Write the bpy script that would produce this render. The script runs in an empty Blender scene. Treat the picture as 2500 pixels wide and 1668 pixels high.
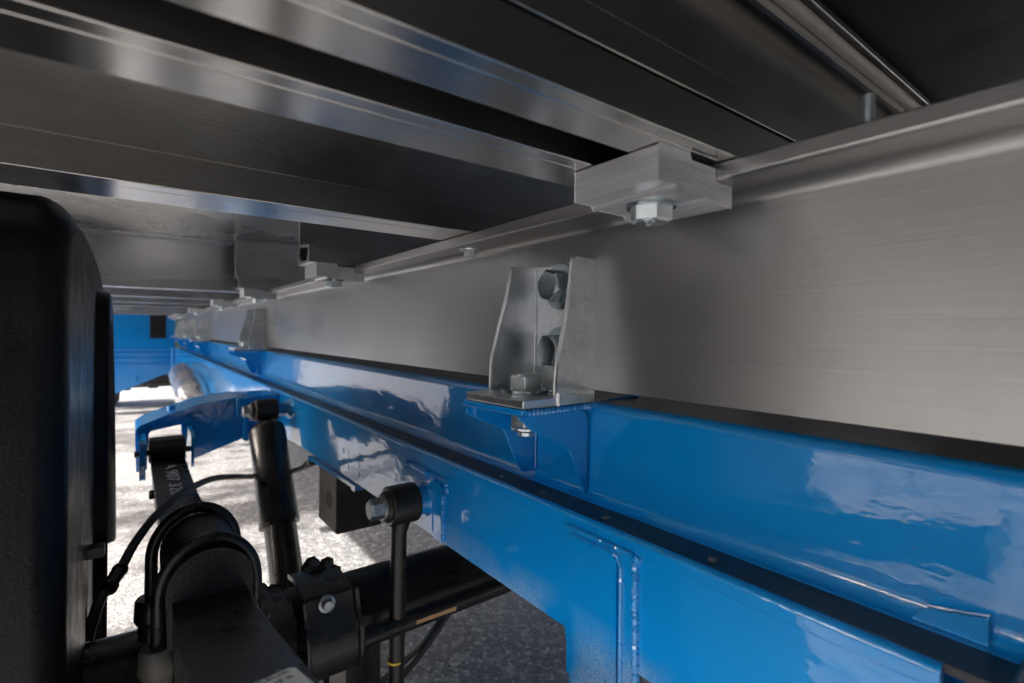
import bpy, bmesh, math, random
from mathutils import Vector, Matrix
random.seed(4)
R = math.radians
sc = bpy.context.scene
COL = sc.collection
GZ = -0.66            # the ground, with the camera at height 0

# ------------------------------------------------------------------ camera
cam = bpy.data.cameras.new('camera')
co = bpy.data.objects.new('camera', cam); COL.objects.link(co); sc.camera = co
TH = .0077
F_ = Vector((.6004, .7997, 0)); R0 = Vector((.7997, -.6004, 0)); U0 = Vector((0, 0, 1))
Rv = R0 * math.cos(TH) + U0 * math.sin(TH); Uv = U0 * math.cos(TH) - R0 * math.sin(TH)
co.matrix_world = Matrix(((Rv.x, Uv.x, -F_.x, 0), (Rv.y, Uv.y, -F_.y, 0), (Rv.z, Uv.z, -F_.z, 0), (0, 0, 0, 1)))
cam.sensor_width = 36; cam.lens = 1240 / 2500 * 36
cam.shift_y = -24 / 2500
cam.clip_start = .01; cam.clip_end = 500
cam.dof.use_dof = True; cam.dof.focus_distance = .50; cam.dof.aperture_fstop = 6.3
sc.render.resolution_x = 1024; sc.render.resolution_y = 683

# ------------------------------------------------------------------ light
EL, AZ = R(31), R(-70)        # azimuth measured from +Y towards +X
w = bpy.data.worlds.new('World'); sc.world = w; w.use_nodes = True
nt = w.node_tree; bg = nt.nodes['Background']
sky = nt.nodes.new('ShaderNodeTexSky'); sky.sky_type = 'NISHITA'; sky.sun_disc = False
sky.sun_elevation = EL; sky.sun_rotation = AZ; sky.air_density = .7; sky.dust_density = 4.5
nt.links.new(sky.outputs[0], bg.inputs[0]); bg.inputs[1].default_value = .15
sd = Vector((math.sin(AZ) * math.cos(EL), math.cos(AZ) * math.cos(EL), math.sin(EL)))
sl = bpy.data.lights.new('sun', 'SUN'); sl.energy = 3.6; sl.angle = R(.5); sl.color = (1, .95, .88)
so = bpy.data.objects.new('sun', sl); COL.objects.link(so)
so.rotation_euler = sd.to_track_quat('Z', 'Y').to_euler(); so.location = sd * 20
sc.view_settings.view_transform = 'Standard'; sc.view_settings.look = 'None'
sc.view_settings.exposure = 2.8; sc.view_settings.gamma = 1
sc.render.engine = 'CYCLES'
sc.cycles.max_bounces = 10; sc.cycles.diffuse_bounces = 6; sc.cycles.glossy_bounces = 6

# ------------------------------------------------------------------ materials
def mat(name, base, rough=.5, metal=0., coat=0., coat_r=.06, spec=.5):
    m = bpy.data.materials.new(name); m.use_nodes = True
    b = m.node_tree.nodes['Principled BSDF']
    b.inputs['Base Color'].default_value = (*base, 1); b.inputs['Roughness'].default_value = rough
    b.inputs['Metallic'].default_value = metal; b.inputs['Coat Weight'].default_value = coat
    b.inputs['Coat Roughness'].default_value = coat_r; b.inputs['Specular IOR Level'].default_value = spec
    return m, m.node_tree, b
def coords(nt, scale, kind='Object'):
    tc = nt.nodes.new('ShaderNodeTexCoord'); mp = nt.nodes.new('ShaderNodeMapping')
    mp.inputs['Scale'].default_value = scale; nt.links.new(tc.outputs[kind], mp.inputs[0]); return mp.outputs[0]
def noise(nt, vec, scale, detail=4, rough=.6):
    n = nt.nodes.new('ShaderNodeTexNoise'); n.inputs['Scale'].default_value = scale
    n.inputs['Detail'].default_value = detail; n.inputs['Roughness'].default_value = rough
    nt.links.new(vec, n.inputs['Vector']); return n.outputs['Fac']
def ramp(nt, fac, stops):
    r = nt.nodes.new('ShaderNodeValToRGB'); e = r.color_ramp.elements
    while len(e) < len(stops): e.new(.5)
    for k, (p, c) in zip(e, stops):
        k.position = p; k.color = (*c, 1) if len(c) == 3 else c
    nt.links.new(fac, r.inputs[0]); return r.outputs[0]
def maprange(nt, fac, a, b, c=0., d=1.):
    m = nt.nodes.new('ShaderNodeMapRange')
    m.inputs[1].default_value = c; m.inputs[2].default_value = d
    m.inputs[3].default_value = a; m.inputs[4].default_value = b
    nt.links.new(fac, m.inputs[0]); return m.outputs[0]
def bump(nt, b, fac, strength, dist, prev=None):
    n = nt.nodes.new('ShaderNodeBump'); n.inputs['Strength'].default_value = strength
    n.inputs['Distance'].default_value = dist; nt.links.new(fac, n.inputs['Height'])
    if prev is not None: nt.links.new(prev, n.inputs['Normal'])
    nt.links.new(n.outputs[0], b.inputs['Normal']); return n.outputs[0]
def mix(nt, fac, a, b):
    m = nt.nodes.new('ShaderNodeMix'); m.data_type = 'RGBA'
    if isinstance(fac, float): m.inputs[0].default_value = fac
    else: nt.links.new(fac, m.inputs[0])
    for s, v in ((m.inputs[6], a), (m.inputs[7], b)):
        if isinstance(v, tuple): s.default_value = (*v, 1)
        else: nt.links.new(v, s)
    return m.outputs[2]

def brushed(name, base, rough, along, streak=.16, metal=1., aniso=.55, fr=160):
    m, nt, b = mat(name, base, rough, metal)
    sc1 = {'y': (fr, fr * .01, fr), 'x': (fr * .01, fr, fr)}[along]
    sc2 = {'y': (900, 9, 900), 'x': (9, 900, 900)}[along]
    f1 = noise(nt, coords(nt, sc1), 1, 5, .7); f2 = noise(nt, coords(nt, sc2), 1, 2, .6)
    f3 = noise(nt, coords(nt, (5, 5, 9)), 1, 4, .6)
    lo = tuple(c * (1 - streak) for c in base); hi = tuple(min(1, c * (1 + streak)) for c in base)
    c1 = ramp(nt, f1, [(.3, lo), (.7, hi)])
    c2 = mix(nt, .35, c1, ramp(nt, f3, [(.3, lo), (.75, hi)]))
    f5 = noise(nt, coords(nt, {'y': (700, 3.5, 700), 'x': (3.5, 700, 700)}[along]), 1, 1, .4)
    c2 = mix(nt, ramp(nt, f5, [(.66, (0, 0, 0)), (.74, (.14, .14, .14))]), c2, tuple(c * .45 for c in base))
    c2 = mix(nt, ramp(nt, f5, [(.26, (.12, .12, .12)), (.32, (0, 0, 0))]), c2, tuple(min(1, c * 1.5) for c in base))
    nt.links.new(c2, b.inputs['Base Color'])
    nt.links.new(maprange(nt, f3, rough - .06, rough + .1, .25, .75), b.inputs['Roughness'])
    n1 = bump(nt, b, f2, .25, .0002); bump(nt, b, f1, .25, .0004, n1)
    b.inputs['Anisotropic'].default_value = aniso
    t = nt.nodes.new('ShaderNodeTangent'); t.direction_type = 'RADIAL'; t.axis = along.upper()
    nt.links.new(t.outputs[0], b.inputs['Tangent'])
    return m
ALU_Y = brushed('brushed_aluminium_lengthwise', (.370, .368, .362), .35, 'y', .07, .92, .3, 520)
ALU_X = brushed('brushed_aluminium_crosswise', (.62, .615, .605), .185, 'x', .08, 1., .4, 380)
ALU_S = brushed('aluminium_floor_sheet', (.62, .62, .62), .26, 'x', .10)

def sawn():
    m, nt, b = mat('sawn_aluminium', (.66, .67, .68), .45, .75)
    f = noise(nt, coords(nt, (60, 14, 700)), 1, 4, .7); g = noise(nt, coords(nt, (30, 30, 30)), 1, 4)
    nt.links.new(ramp(nt, f, [(.3, (.5, .51, .52)), (.7, (.76, .77, .78))]), b.inputs['Base Color'])
    n = bump(nt, b, f, .35, .0003); bump(nt, b, g, .2, .0006, n); return m
SAWN = sawn()
def galvanised():
    m, nt, b = mat('galvanised_steel', (.5, .52, .54), .38, 1.)
    f = noise(nt, coords(nt, (1, 1, 1)), 330, 3, .55); g = noise(nt, coords(nt, (1, 1, 1)), 45, 5, .65)
    v = nt.nodes.new('ShaderNodeTexVoronoi'); v.inputs['Scale'].default_value = 420
    nt.links.new(coords(nt, (1, 1, 1)), v.inputs['Vector'])
    c = mix(nt, .35, ramp(nt, g, [(.3, (.54, .56, .58)), (.7, (.94, .96, .98))]),
            ramp(nt, v.outputs['Distance'], [(.1, (.82, .84, .86)), (.6, (.55, .57, .59))]))
    nt.links.new(c, b.inputs['Base Color']); nt.links.new(maprange(nt, g, .30, .46, .3, .7), b.inputs['Roughness'])
    n = bump(nt, b, f, .45, .0005); bump(nt, b, g, .22, .0012, n); return m
GALV = galvanised()
def zinc(name, base, r):
    m, nt, b = mat(name, base, r, 1.)
    g = noise(nt, coords(nt, (1, 1, 1)), 60, 3, .6)
    nt.links.new(ramp(nt, g, [(.3, tuple(c * .86 for c in base)), (.65, base)]), b.inputs['Base Color'])
    nt.links.new(maprange(nt, g, r - .03, r + .05, .3, .7), b.inputs['Roughness'])
    bump(nt, b, g, .05, .0001); return m
ZINC = zinc('zinc_plated_steel', (.80, .86, .88), .33)
ZDARK = zinc('dark_zinc_bolt_steel', (.36, .42, .45), .22)
GREYZ = zinc('grey_zinc_flake_steel', (.36, .39, .41), .45)

BLUE_C = (.0003, .235, .64)
def blue():
    m, nt, b = mat('blue_chassis_paint', BLUE_C, .42, 0, 1., .05, .1)
    b.inputs['Coat IOR'].default_value = 1.62
    v = coords(nt, (1, 1, 1))
    big = noise(nt, coords(nt, (8, 2.4, 8)), 1, 3, .5); fine = noise(nt, v, 520, 2, .5); dust = noise(nt, v, 900, 3, .6)
    spots = noise(nt, v, 210, 2, .5)
    c = mix(nt, ramp(nt, big, [(.35, (0, 0, 0)), (.75, (.25, .25, .25))]), BLUE_C, (.0006, .27, .70))
    # road film: fine pale grit, denser low down on the web
    geo = nt.nodes.new('ShaderNodeSeparateXYZ'); nt.links.new(v, geo.inputs[0])
    zl = maprange(nt, geo.outputs[2], 1., 0., -.262, -.215); yl = maprange(nt, geo.outputs[1], 1., 0., .6, .9)
    lm = nt.nodes.new('ShaderNodeMath'); lm.operation = 'MULTIPLY'; nt.links.new(zl, lm.inputs[0]); nt.links.new(yl, lm.inputs[1]); low = lm.outputs[0]
    patch = nt.nodes.new('ShaderNodeTexNoise'); patch.inputs['Scale'].default_value = 11; nt.links.new(v, patch.inputs['Vector'])
    pm = nt.nodes.new('ShaderNodeMath'); pm.operation = 'MULTIPLY'
    nt.links.new(ramp(nt, patch.outputs['Fac'], [(.40, (0, 0, 0)), (.54, (1, 1, 1))]), pm.inputs[0]); nt.links.new(low, pm.inputs[1])
    sp = nt.nodes.new('ShaderNodeMath'); sp.operation = 'MULTIPLY'
    nt.links.new(pm.outputs[0], sp.inputs[0]); nt.links.new(ramp(nt, dust, [(.42, (.1,) * 3), (.6, (.9,) * 3)]), sp.inputs[1])
    c = mix(nt, sp.outputs[0], c, (.45, .55, .62))
    c = mix(nt, ramp(nt, spots, [(.76, (0, 0, 0)), (.8, (.55, .55, .55))]), c, (.22, .2, .16))
    nt.links.new(c, b.inputs['Base Color'])
    n1 = bump(nt, b, fine, .12, .0002); bump(nt, b, big, .3, .004, n1)
    cb = nt.nodes.new('ShaderNodeBump'); cb.inputs['Strength'].default_value = .38; cb.inputs['Distance'].default_value = .0012
    nt.links.new(noise(nt, coords(nt, (70, 26, 55)), 1, 3, .5), cb.inputs['Height']); nt.links.new(cb.outputs[0], b.inputs['Coat Normal'])
    nt.links.new(maprange(nt, noise(nt, v, 35, 4), .015, .09, .3, .7), b.inputs['Coat Roughness'])
    return m
BLUE = blue()
def weldblue():
    m, nt, b = mat('blue_paint_over_weld', BLUE_C, .3, 0, 1., .06)
    v = coords(nt, (1, 1, 1)); bump(nt, b, noise(nt, v, 260, 3, .6), .7, .0016); return m
WELD = weldblue()
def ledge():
    m, nt, b = mat('shade_toned_flange_paint', (.012, .018, .025), .55, 0, .3, .16, .25)
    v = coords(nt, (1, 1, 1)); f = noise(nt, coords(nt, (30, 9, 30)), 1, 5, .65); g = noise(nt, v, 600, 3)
    c = mix(nt, ramp(nt, f, [(.40, (0, 0, 0)), (.72, (1, 1, 1))]), (.003, .020, .044), (.040, .028, .020))  # near-black blue stands in for the reflected dark underside, with brown patches
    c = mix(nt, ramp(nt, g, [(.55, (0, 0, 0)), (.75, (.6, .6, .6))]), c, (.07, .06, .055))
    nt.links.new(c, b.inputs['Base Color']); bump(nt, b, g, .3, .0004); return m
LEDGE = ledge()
def grain(name, base, rough, scale, strength, dist, var=.4, spec=.5, coat=0.):
    m, nt, b = mat(name, base, rough, 0, coat, .2, spec)
    v = coords(nt, (1, 1, 1)); f = noise(nt, v, scale, 3, .6); g = noise(nt, v, scale / 14, 4, .6)
    nt.links.new(ramp(nt, g, [(.3, tuple(c * (1 - var) for c in base)), (.7, tuple(c * (1 + var) for c in base))]), b.inputs['Base Color'])
    nt.links.new(maprange(nt, g, rough - .08, rough + .1, .3, .7), b.inputs['Roughness'])
    bump(nt, b, f, strength, dist); return m
PLAST = grain('black_grained_plastic', (.0045, .0048, .0056), .38, 420, .6, .0006, .4, .28)
STEEL = grain('black_painted_steel', (.0125, .0115, .0105), .31, 500, .35, .0004, .5, .45)
CAST = grain('black_cast_steel', (.013, .012, .0115), .45, 330, 1., .0016)
RUBB = grain('black_rubber', (.016, .014, .0125), .5, 300, .3, .0004)
DGREY = grain('dark_grey_primer', (.055, .050, .045), .5, 300, .5, .0006, .25)
GREY = grain('grey_cast_iron', (.10, .095, .085), .55, 300, .4, .0005)
TYRE = grain('dusty_tyre_rubber', (.10, .08, .06), .8, 260, .5, .0008)
PLY = grain('black_coated_plywood', (.004, .004, .0045), .6, 200, .2, .0004)
SEAL = grain('grey_sealant', (.33, .30, .27), .5, 90, .3, .0006, .12)
FOIL, _nt, _b = mat('crumpled_heat_shield', (.62, .62, .64), .25, 1.)
bump(_nt, _b, noise(_nt, coords(_nt, (1, 1, 1)), 22, 2, .5), 1., .012)
WHITE = mat('white_stencil_paint', (.8, .8, .78), .6)[0]
YEL = mat('yellow_paint_mark', (.6, .42, .03), .5)[0]
STICK = grain('worn_label_paper', (.42, .46, .47), .5, 400, .2, .0002, .15)
TAN = mat('tan_label', (.42, .26, .14), .6)[0]
INK = mat('grey_print', (.16, .17, .18), .6)[0]

def asphalt():
    m, nt, b = mat('asphalt', (.1, .1, .1), .85)
    v = coords(nt, (1, 1, 1))
    vo = nt.nodes.new('ShaderNodeTexVoronoi'); vo.inputs['Scale'].default_value = 150; nt.links.new(v, vo.inputs['Vector'])
    vo2 = nt.nodes.new('ShaderNodeTexVoronoi'); vo2.inputs['Scale'].default_value = 75; nt.links.new(v, vo2.inputs['Vector'])
    hs = nt.nodes.new('ShaderNodeSeparateColor'); nt.links.new(vo.outputs['Color'], hs.inputs[0])
    hs2 = nt.nodes.new('ShaderNodeSeparateColor'); nt.links.new(vo2.outputs['Color'], hs2.inputs[0])
    c1 = ramp(nt, hs.outputs[0], [(0, (.055, .056, .062)), (.5, (.11, .11, .115)), (.85, (.19, .185, .18)), (1, (.42, .41, .39))])
    c2 = ramp(nt, hs2.outputs[1], [(.6, (.08, .08, .085)), (1, (.36, .35, .34))])
    c = mix(nt, .4, c1, c2)
    big = noise(nt, v, 2.2, 5, .6)
    c = mix(nt, ramp(nt, big, [(.35, (0, 0, 0)), (.7, (.5, .5, .5))]), c, (.15, .148, .145))
    nt.links.new(c, b.inputs['Base Color'])
    n = bump(nt, b, vo.outputs['Distance'], .5, .003); bump(nt, b, noise(nt, v, 60, 5, .7), .35, .005, n); return m
ASPH = asphalt()

# ------------------------------------------------------------------ builders
def link(name, bm, m, root=None, bevel=0, seg=2, smooth=True, ang=35):
    if bevel:
        bmesh.ops.remove_doubles(bm, verts=bm.verts, dist=1e-6)
        es = [e for e in bm.edges if len(e.link_faces) == 2 and e.calc_face_angle(0) > R(28)]
        bmesh.ops.bevel(bm, geom=es, offset=bevel, offset_type='OFFSET', segments=seg, profile=.5, affect='EDGES', clamp_overlap=True)
    bmesh.ops.recalc_face_normals(bm, faces=bm.faces)
    me = bpy.data.meshes.new(name); bm.to_mesh(me); bm.free()
    if smooth:
        for p in me.polygons: p.use_smooth = True
        me.set_sharp_from_angle(angle=R(max(ang, 50) if bevel else ang))
    ms = m if isinstance(m, (list, tuple)) else [m]
    for x in ms: me.materials.append(x)
    o = bpy.data.objects.new(name, me); COL.objects.link(o)
    if bevel or name in ('longitudinal_rail', 'upper_channel', 'lower_web'):
        wn = o.modifiers.new('weighted_normals', 'WEIGHTED_NORMAL'); wn.keep_sharp = True; wn.weight = 100
    if root is not None:
        o.parent = root
        base = root.location if root.type == 'EMPTY' else Vector((0, 0, 0))
        o.location = -Vector(base)
    return o
def thing(name, label, cat, loc=(0, 0, 0), group=None):
    o = bpy.data.objects.new(name, None); o.empty_display_size = .02; COL.objects.link(o); o.location = loc
    o['label'] = label; o['category'] = cat
    if group: o['group'] = group
    return o
def tag(o, label, cat, group=None):
    o['label'] = label; o['category'] = cat
    if group: o['group'] = group
    return o
def dup(root, off, label):
    r = root.copy(); COL.objects.link(r); r.location = Vector(root.location) + Vector(off); r['label'] = label
    for ch in list(root.children):
        c = ch.copy(); COL.objects.link(c); c.parent = r
        for g in list(ch.children):
            d = g.copy(); COL.objects.link(d); d.parent = c
    return r
BM = bmesh.new
def box(bm, x0, x1, y0, y1, z0, z1):
    v = [bm.verts.new((x, y, z)) for x in (x0, x1) for y in (y0, y1) for z in (z0, z1)]
    for f in ((0, 1, 3, 2), (4, 6, 7, 5), (0, 4, 5, 1), (2, 3, 7, 6), (0, 2, 6, 4), (1, 5, 7, 3)):
        bm.faces.new([v[i] for i in f])
def prism(bm, pts, a0, a1, axis):
    """pts are 2D: axis x -> (y,z); axis y -> (x,z); axis z -> (x,y)"""
    def mk(p, a):
        return {'x': (a, p[0], p[1]), 'y': (p[0], a, p[1]), 'z': (p[0], p[1], a)}[axis]
    A = [bm.verts.new(mk(p, a0)) for p in pts]; B = [bm.verts.new(mk(p, a1)) for p in pts]
    n = len(pts); fs = [bm.faces.new(A), bm.faces.new(B[::-1])]
    for i in range(n): fs.append(bm.faces.new((A[i], A[(i + 1) % n], B[(i + 1) % n], B[i])))
    return fs
def frame_of(d):
    d = Vector(d).normalized(); u = d.orthogonal().normalized(); return u, d.cross(u)
def lathe(bm, c, d, prof, n=32, hexn=None, phase=0.):
    """prof: list of (distance along d, radius)"""
    c = Vector(c); d = Vector(d).normalized()
    up = Vector((0, 0, 1)) if abs(d.z) < .9 else Vector((1, 0, 0))
    u = (up - d * up.dot(d)).normalized(); v = d.cross(u)
    n = hexn or n; rings = []
    for (s, r) in prof:
        if r <= 1e-7: rings.append([bm.verts.new(c + d * s)]); continue
        rings.append([bm.verts.new(c + d * s + (u * math.cos(phase + 2 * math.pi * i / n) + v * math.sin(phase + 2 * math.pi * i / n)) * r) for i in range(n)])
    for a, b in zip(rings, rings[1:]):
        for i in range(n):
            j = (i + 1) % n
            if len(a) == 1 and len(b) == 1: continue
            if len(a) == 1: bm.faces.new((a[0], b[i], b[j]))
            elif len(b) == 1: bm.faces.new((a[i], a[j], b[0]))
            else: bm.faces.new((a[i], a[j], b[j], b[i]))
    for k in (0, -1):
        if len(rings[k]) > 1: bm.faces.new(rings[k])
def catmull(pts, k=8):
    P = [Vector(p) for p in pts]; P = [P[0] * 2 - P[1]] + P + [P[-1] * 2 - P[-2]]; out = []
    for i in range(1, len(P) - 2):
        a, b, c, d = P[i - 1:i + 3]
        for j in range(k):
            t = j / k
            out.append(.5 * ((2 * b) + (c - a) * t + (2 * a - 5 * b + 4 * c - d) * t * t + (3 * b - a - 3 * c + d) * t ** 3))
    out.append(P[-2]); return out
def tube(bm, pts, r, n=12, smoothk=0, radf=None):
    P = catmull(pts, smoothk) if smoothk else [Vector(p) for p in pts]
    rings = []; u = None
    for i, p in enumerate(P):
        t = (P[min(i + 1, len(P) - 1)] - P[max(i - 1, 0)]).normalized()
        if u is None: u = t.orthogonal().normalized()
        u = (u - t * u.dot(t)).normalized(); v = t.cross(u); rr = radf(i / (len(P) - 1)) if radf else r
        rings.append([bm.verts.new(p + (u * math.cos(2 * math.pi * k / n) + v * math.sin(2 * math.pi * k / n)) * rr) for k in range(n)])
    for a, b in zip(rings, rings[1:]):
        for k in range(n): bm.faces.new((a[k], a[(k + 1) % n], b[(k + 1) % n], b[k]))
    bm.faces.new(rings[0][::-1]); bm.faces.new(rings[-1])
def bead(bm, pts, r, wob=.25, step=.0028):
    """a weld bead: overlapping ripples along a path"""
    P = [Vector(p) for p in pts]; out = []
    for a, b in zip(P, P[1:]):
        n = max(2, int((b - a).length / (step / 2)))
        out += [a.lerp(b, i / n) for i in range(n)]
    out.append(P[-1]); N = len(out)
    tube(bm, out, r, 8, 0, lambda t: r * (1 + wob * math.cos(t * (N - 1) * math.pi) + .12 * random.uniform(-1, 1)))
def text_mesh(name, s, size, m, root, loc, xax, yax, ext=.00015, sx=1.):
    cu = bpy.data.curves.new(name, 'FONT'); cu.body = s; cu.size = size; cu.extrude = ext
    cu.align_x = 'CENTER'; cu.align_y = 'CENTER'
    tmp = bpy.data.objects.new(name + '_tmp', cu); COL.objects.link(tmp)
    dg = bpy.context.evaluated_depsgraph_get(); me = bpy.data.meshes.new_from_object(tmp.evaluated_get(dg))
    bpy.data.objects.remove(tmp); bpy.data.curves.remove(cu)
    xa = Vector(xax).normalized(); ya = Vector(yax).normalized(); za = xa.cross(ya)
    M = Matrix(((xa.x, ya.x, za.x, loc[0]), (xa.y, ya.y, za.y, loc[1]), (xa.z, ya.z, za.z, loc[2]), (0, 0, 0, 1)))
    me.transform(Matrix.Diagonal((sx, 1, 1, 1))); me.transform(M); me.materials.clear(); me.materials.append(m)
    o = bpy.data.objects.new(name, me); COL.objects.link(o)
    if root is not None:
        o.parent = root
        if root.type == 'EMPTY': o.location = -Vector(root.location)
    return o
def bolt(root, c, d, af, h, wr, wh, m=None, phase=0., mark=None, markax=None, wm=None, up=None):
    """hex head with chamfered crown on a washer; c = point on the clamped surface, d = outwards. > washer"""
    m = m or ZINC; rc = af / math.sqrt(3); bm = BM(); d = Vector(d).normalized(); c = Vector(c)
    lathe(bm, c, d, [(wh, rc), (wh + h * .86, rc), (wh + h, rc * .86)], hexn=6, phase=phase)
    lathe(bm, c, d, [(wh + h * .9, rc * .80), (wh + h * 1.01, rc * .80), (wh + h * 1.015, rc * .77)], 28)
    b = link('bolt', bm, m, root, .0005, 2)
    bm = BM(); lathe(bm, c, d, [(0, wr), (wh, wr), (wh, rc * .7)], 40)
    wa = link('washer', bm, wm or m, b, .0004, 2)
    if mark:
        o = text_mesh('grade_mark', mark, af * .26, m, b, c + d * (wh + h * 1.015) + Vector(markax[1]) * af * .2, markax[0], markax[1], .00018)
        o = text_mesh('grade_mark', '8.8', af * .26, m, b, c + d * (wh + h * 1.015) - Vector(markax[1]) * af * .24, markax[0], markax[1], .00018)
    return b

# ------------------------------------------------------------------ ground
bm = BM(); n = 60
for (x0, x1, y0, y1) in ((-120, 120, -120, 120),):
    bm.faces.new([bm.verts.new(p) for p in ((x0, y0, GZ), (x1, y0, GZ), (x1, y1, GZ), (x0, y1, GZ))])
g = link('ground', bm, ASPH, smooth=False); g['kind'] = 'structure'

# added ring of unseen dark green banks, only there to darken reflections
bm = BM(); N_ = 96; rings = []
for (rr, hh) in ((14, GZ), (15, GZ + 1.6), (17, GZ + 3.4), (21, GZ + 5.0), (30, GZ + 4.4), (34, GZ)):
    rings.append([bm.verts.new((rr * math.cos(2 * math.pi * i / N_) * (1 + .04 * math.sin(i * 1.7)), rr * math.sin(2 * math.pi * i / N_) * (1 + .04 * math.sin(i * 2.3)), hh + (hh > GZ) * (.5 * math.sin(i * .9) + .4 * math.sin(i * 2.1 + rr)))) for i in range(N_)])
for a, b in zip(rings, rings[1:]):
    for i in range(N_): bm.faces.new((a[i], a[(i + 1) % N_], b[(i + 1) % N_], b[i]))
LEAF = grain('dark_foliage', (.075, .085, .055), .9, 11, .8, .2, .95)
h_ = link('reflection_banks', bm, LEAF); h_['kind'] = 'structure'

# a tree beside the yard whose leaves dapple the sunlit ground
BARK = grain('grey_bark', (.09, .07, .05), .9, 30, .8, .01)
def shade_tree(x, y, h, n, spread, seed, label):
    tr = thing('shade_tree', label, 'tree', (x, y, GZ))
    bm = BM(); tube(bm, [(x, y, GZ), (x + .05, y + .05, GZ + h * .35), (x + .1, y, GZ + h * .65), (x + .05, y + .1, GZ + h)], .12, 10, 4, lambda t: .15 - .11 * t)
    link('trunk', bm, BARK, tr)
    bm = BM(); rnd = random.Random(seed)
    for c in range(n):
        cx, cy, cz = x + rnd.gauss(0, .8), y + rnd.gauss(0, spread), GZ + h * .92 + rnd.gauss(0, .6)
        if c < 4: tube(bm, [(x + .08, y + .03, GZ + h * .6), ((cx + x) / 2, (cy + y) / 2, (cz + GZ + h * .65) / 2), (cx, cy, cz)], .02, 6)
        for k in range(46):
            p = Vector((cx + rnd.gauss(0, .16), cy + rnd.gauss(0, .16), cz + rnd.gauss(0, .14)))
            a = Vector((rnd.uniform(-1, 1), rnd.uniform(-1, 1), rnd.uniform(-.6, .6))).normalized() * rnd.uniform(.04, .08)
            b = a.cross(Vector((rnd.uniform(-1, 1), rnd.uniform(-1, 1), 1))).normalized() * a.length * .55
            bm.faces.new([bm.verts.new(q) for q in (p - a, p + b, p + a, p - b)])
    link('crown', bm, LEAF, tr, smooth=False)
shade_tree(-6.3, 4.4, 4.4, 32, 1.4, 9, 'taller leafy tree standing left of the truck beside the far wheels, outside the picture')
shade_tree(-7.2, 1.2, 3.3, 34, 1.1, 5, 'lower leafy tree standing left of the truck beside the rear axle, outside the picture')

# ------------------------------------------------------------------ floor of the load bed
fl = thing('load_floor', 'brushed metal floor sheet forming the underside of the load bed above the cross beams', 'load floor', (.6, 2, .26))
bm = BM(); box(bm, -.75, 1.95, .215, 2.215, .2572, .262); box(bm, -.75, 1.95, 2.232, 5.6, .2572, .262); link('metal_sheet', bm, ALU_S, fl)
bm = BM()
box(bm, -.75, 1.95, 2.2152, 2.2318, .249, .2612)
link('joint_strip', bm, ALU_X, fl, .002)
bm = BM(); box(bm, -.75, 1.95, -2.3, 5.6, .2622, .285); link('plywood_panel', bm, PLY, fl, .001)
bm = BM(); box(bm, -.79, -.752, -2.3, 5.6, .20, .29); link('side_rave', bm, ALU_Y, fl, .003)
# two lips of grey sealant and flange above the near beam
bm = BM(); tube(bm, [(x, .1895, .2475) for x in (-.7, 0, .3, 1.9)], .0036, 12)
link('seal_bead', bm, SEAL, fl)
bm = BM(); tube(bm, [(-.7, .1803, .2475), (.2, .1803, .2475), (.5, .1806, .2475), (.60, .1800, .2470), (.617, .1825, .2480), (.63, .1800, .2470), (.66, .1803, .2475), (1.9, .1803, .2475)], .0050, 12, 5)
link('seal_bead', bm, SEAL, fl)

bm = BM(); box(bm, -.70, 1.90, -2.28, -2.20, -.42, .26)  # added box behind the camera, keeps light off the near faces
tag(link('added_rear_member', bm, STEEL, bevel=.004), 'added dark rear cross member, unseen behind the camera, blocking light from there', 'cross member')
# ------------------------------------------------------------------ aluminium longitudinal rail
def smooth_prof():
    p = []
    X, XL, zf, zt = .34, .300, .0975, .1090
    p += [(X, -.0527)]
    # concave fillet from web to flange underside
    for k in range(9):
        a = math.pi * k / 16; r = .0085
        p.append((X - r + r * math.cos(a), zf - r + r * math.sin(a)))
    for k in range(7):
        a = math.pi / 2 * k / 6; r = .0028
        p.append((XL + r - r * math.sin(a), zf + r - r * math.cos(a)))
    for k in range(4):
        a = math.pi / 2 * k / 3; r = .0012
        p.append((XL + r - r * math.cos(a), zt - r + r * math.sin(a)))
    p += [(.392, zt), (.392, zf), (.3465, zf), (.3465, -.0527)]
    return p
bm = BM(); prism(bm, smooth_prof(), -.6, 5.09, 'y')
tag(link('longitudinal_rail', bm, ALU_Y, ang=35), 'long brushed aluminium rail with plain web and top flange above the blue frame', 'aluminium rail')

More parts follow.
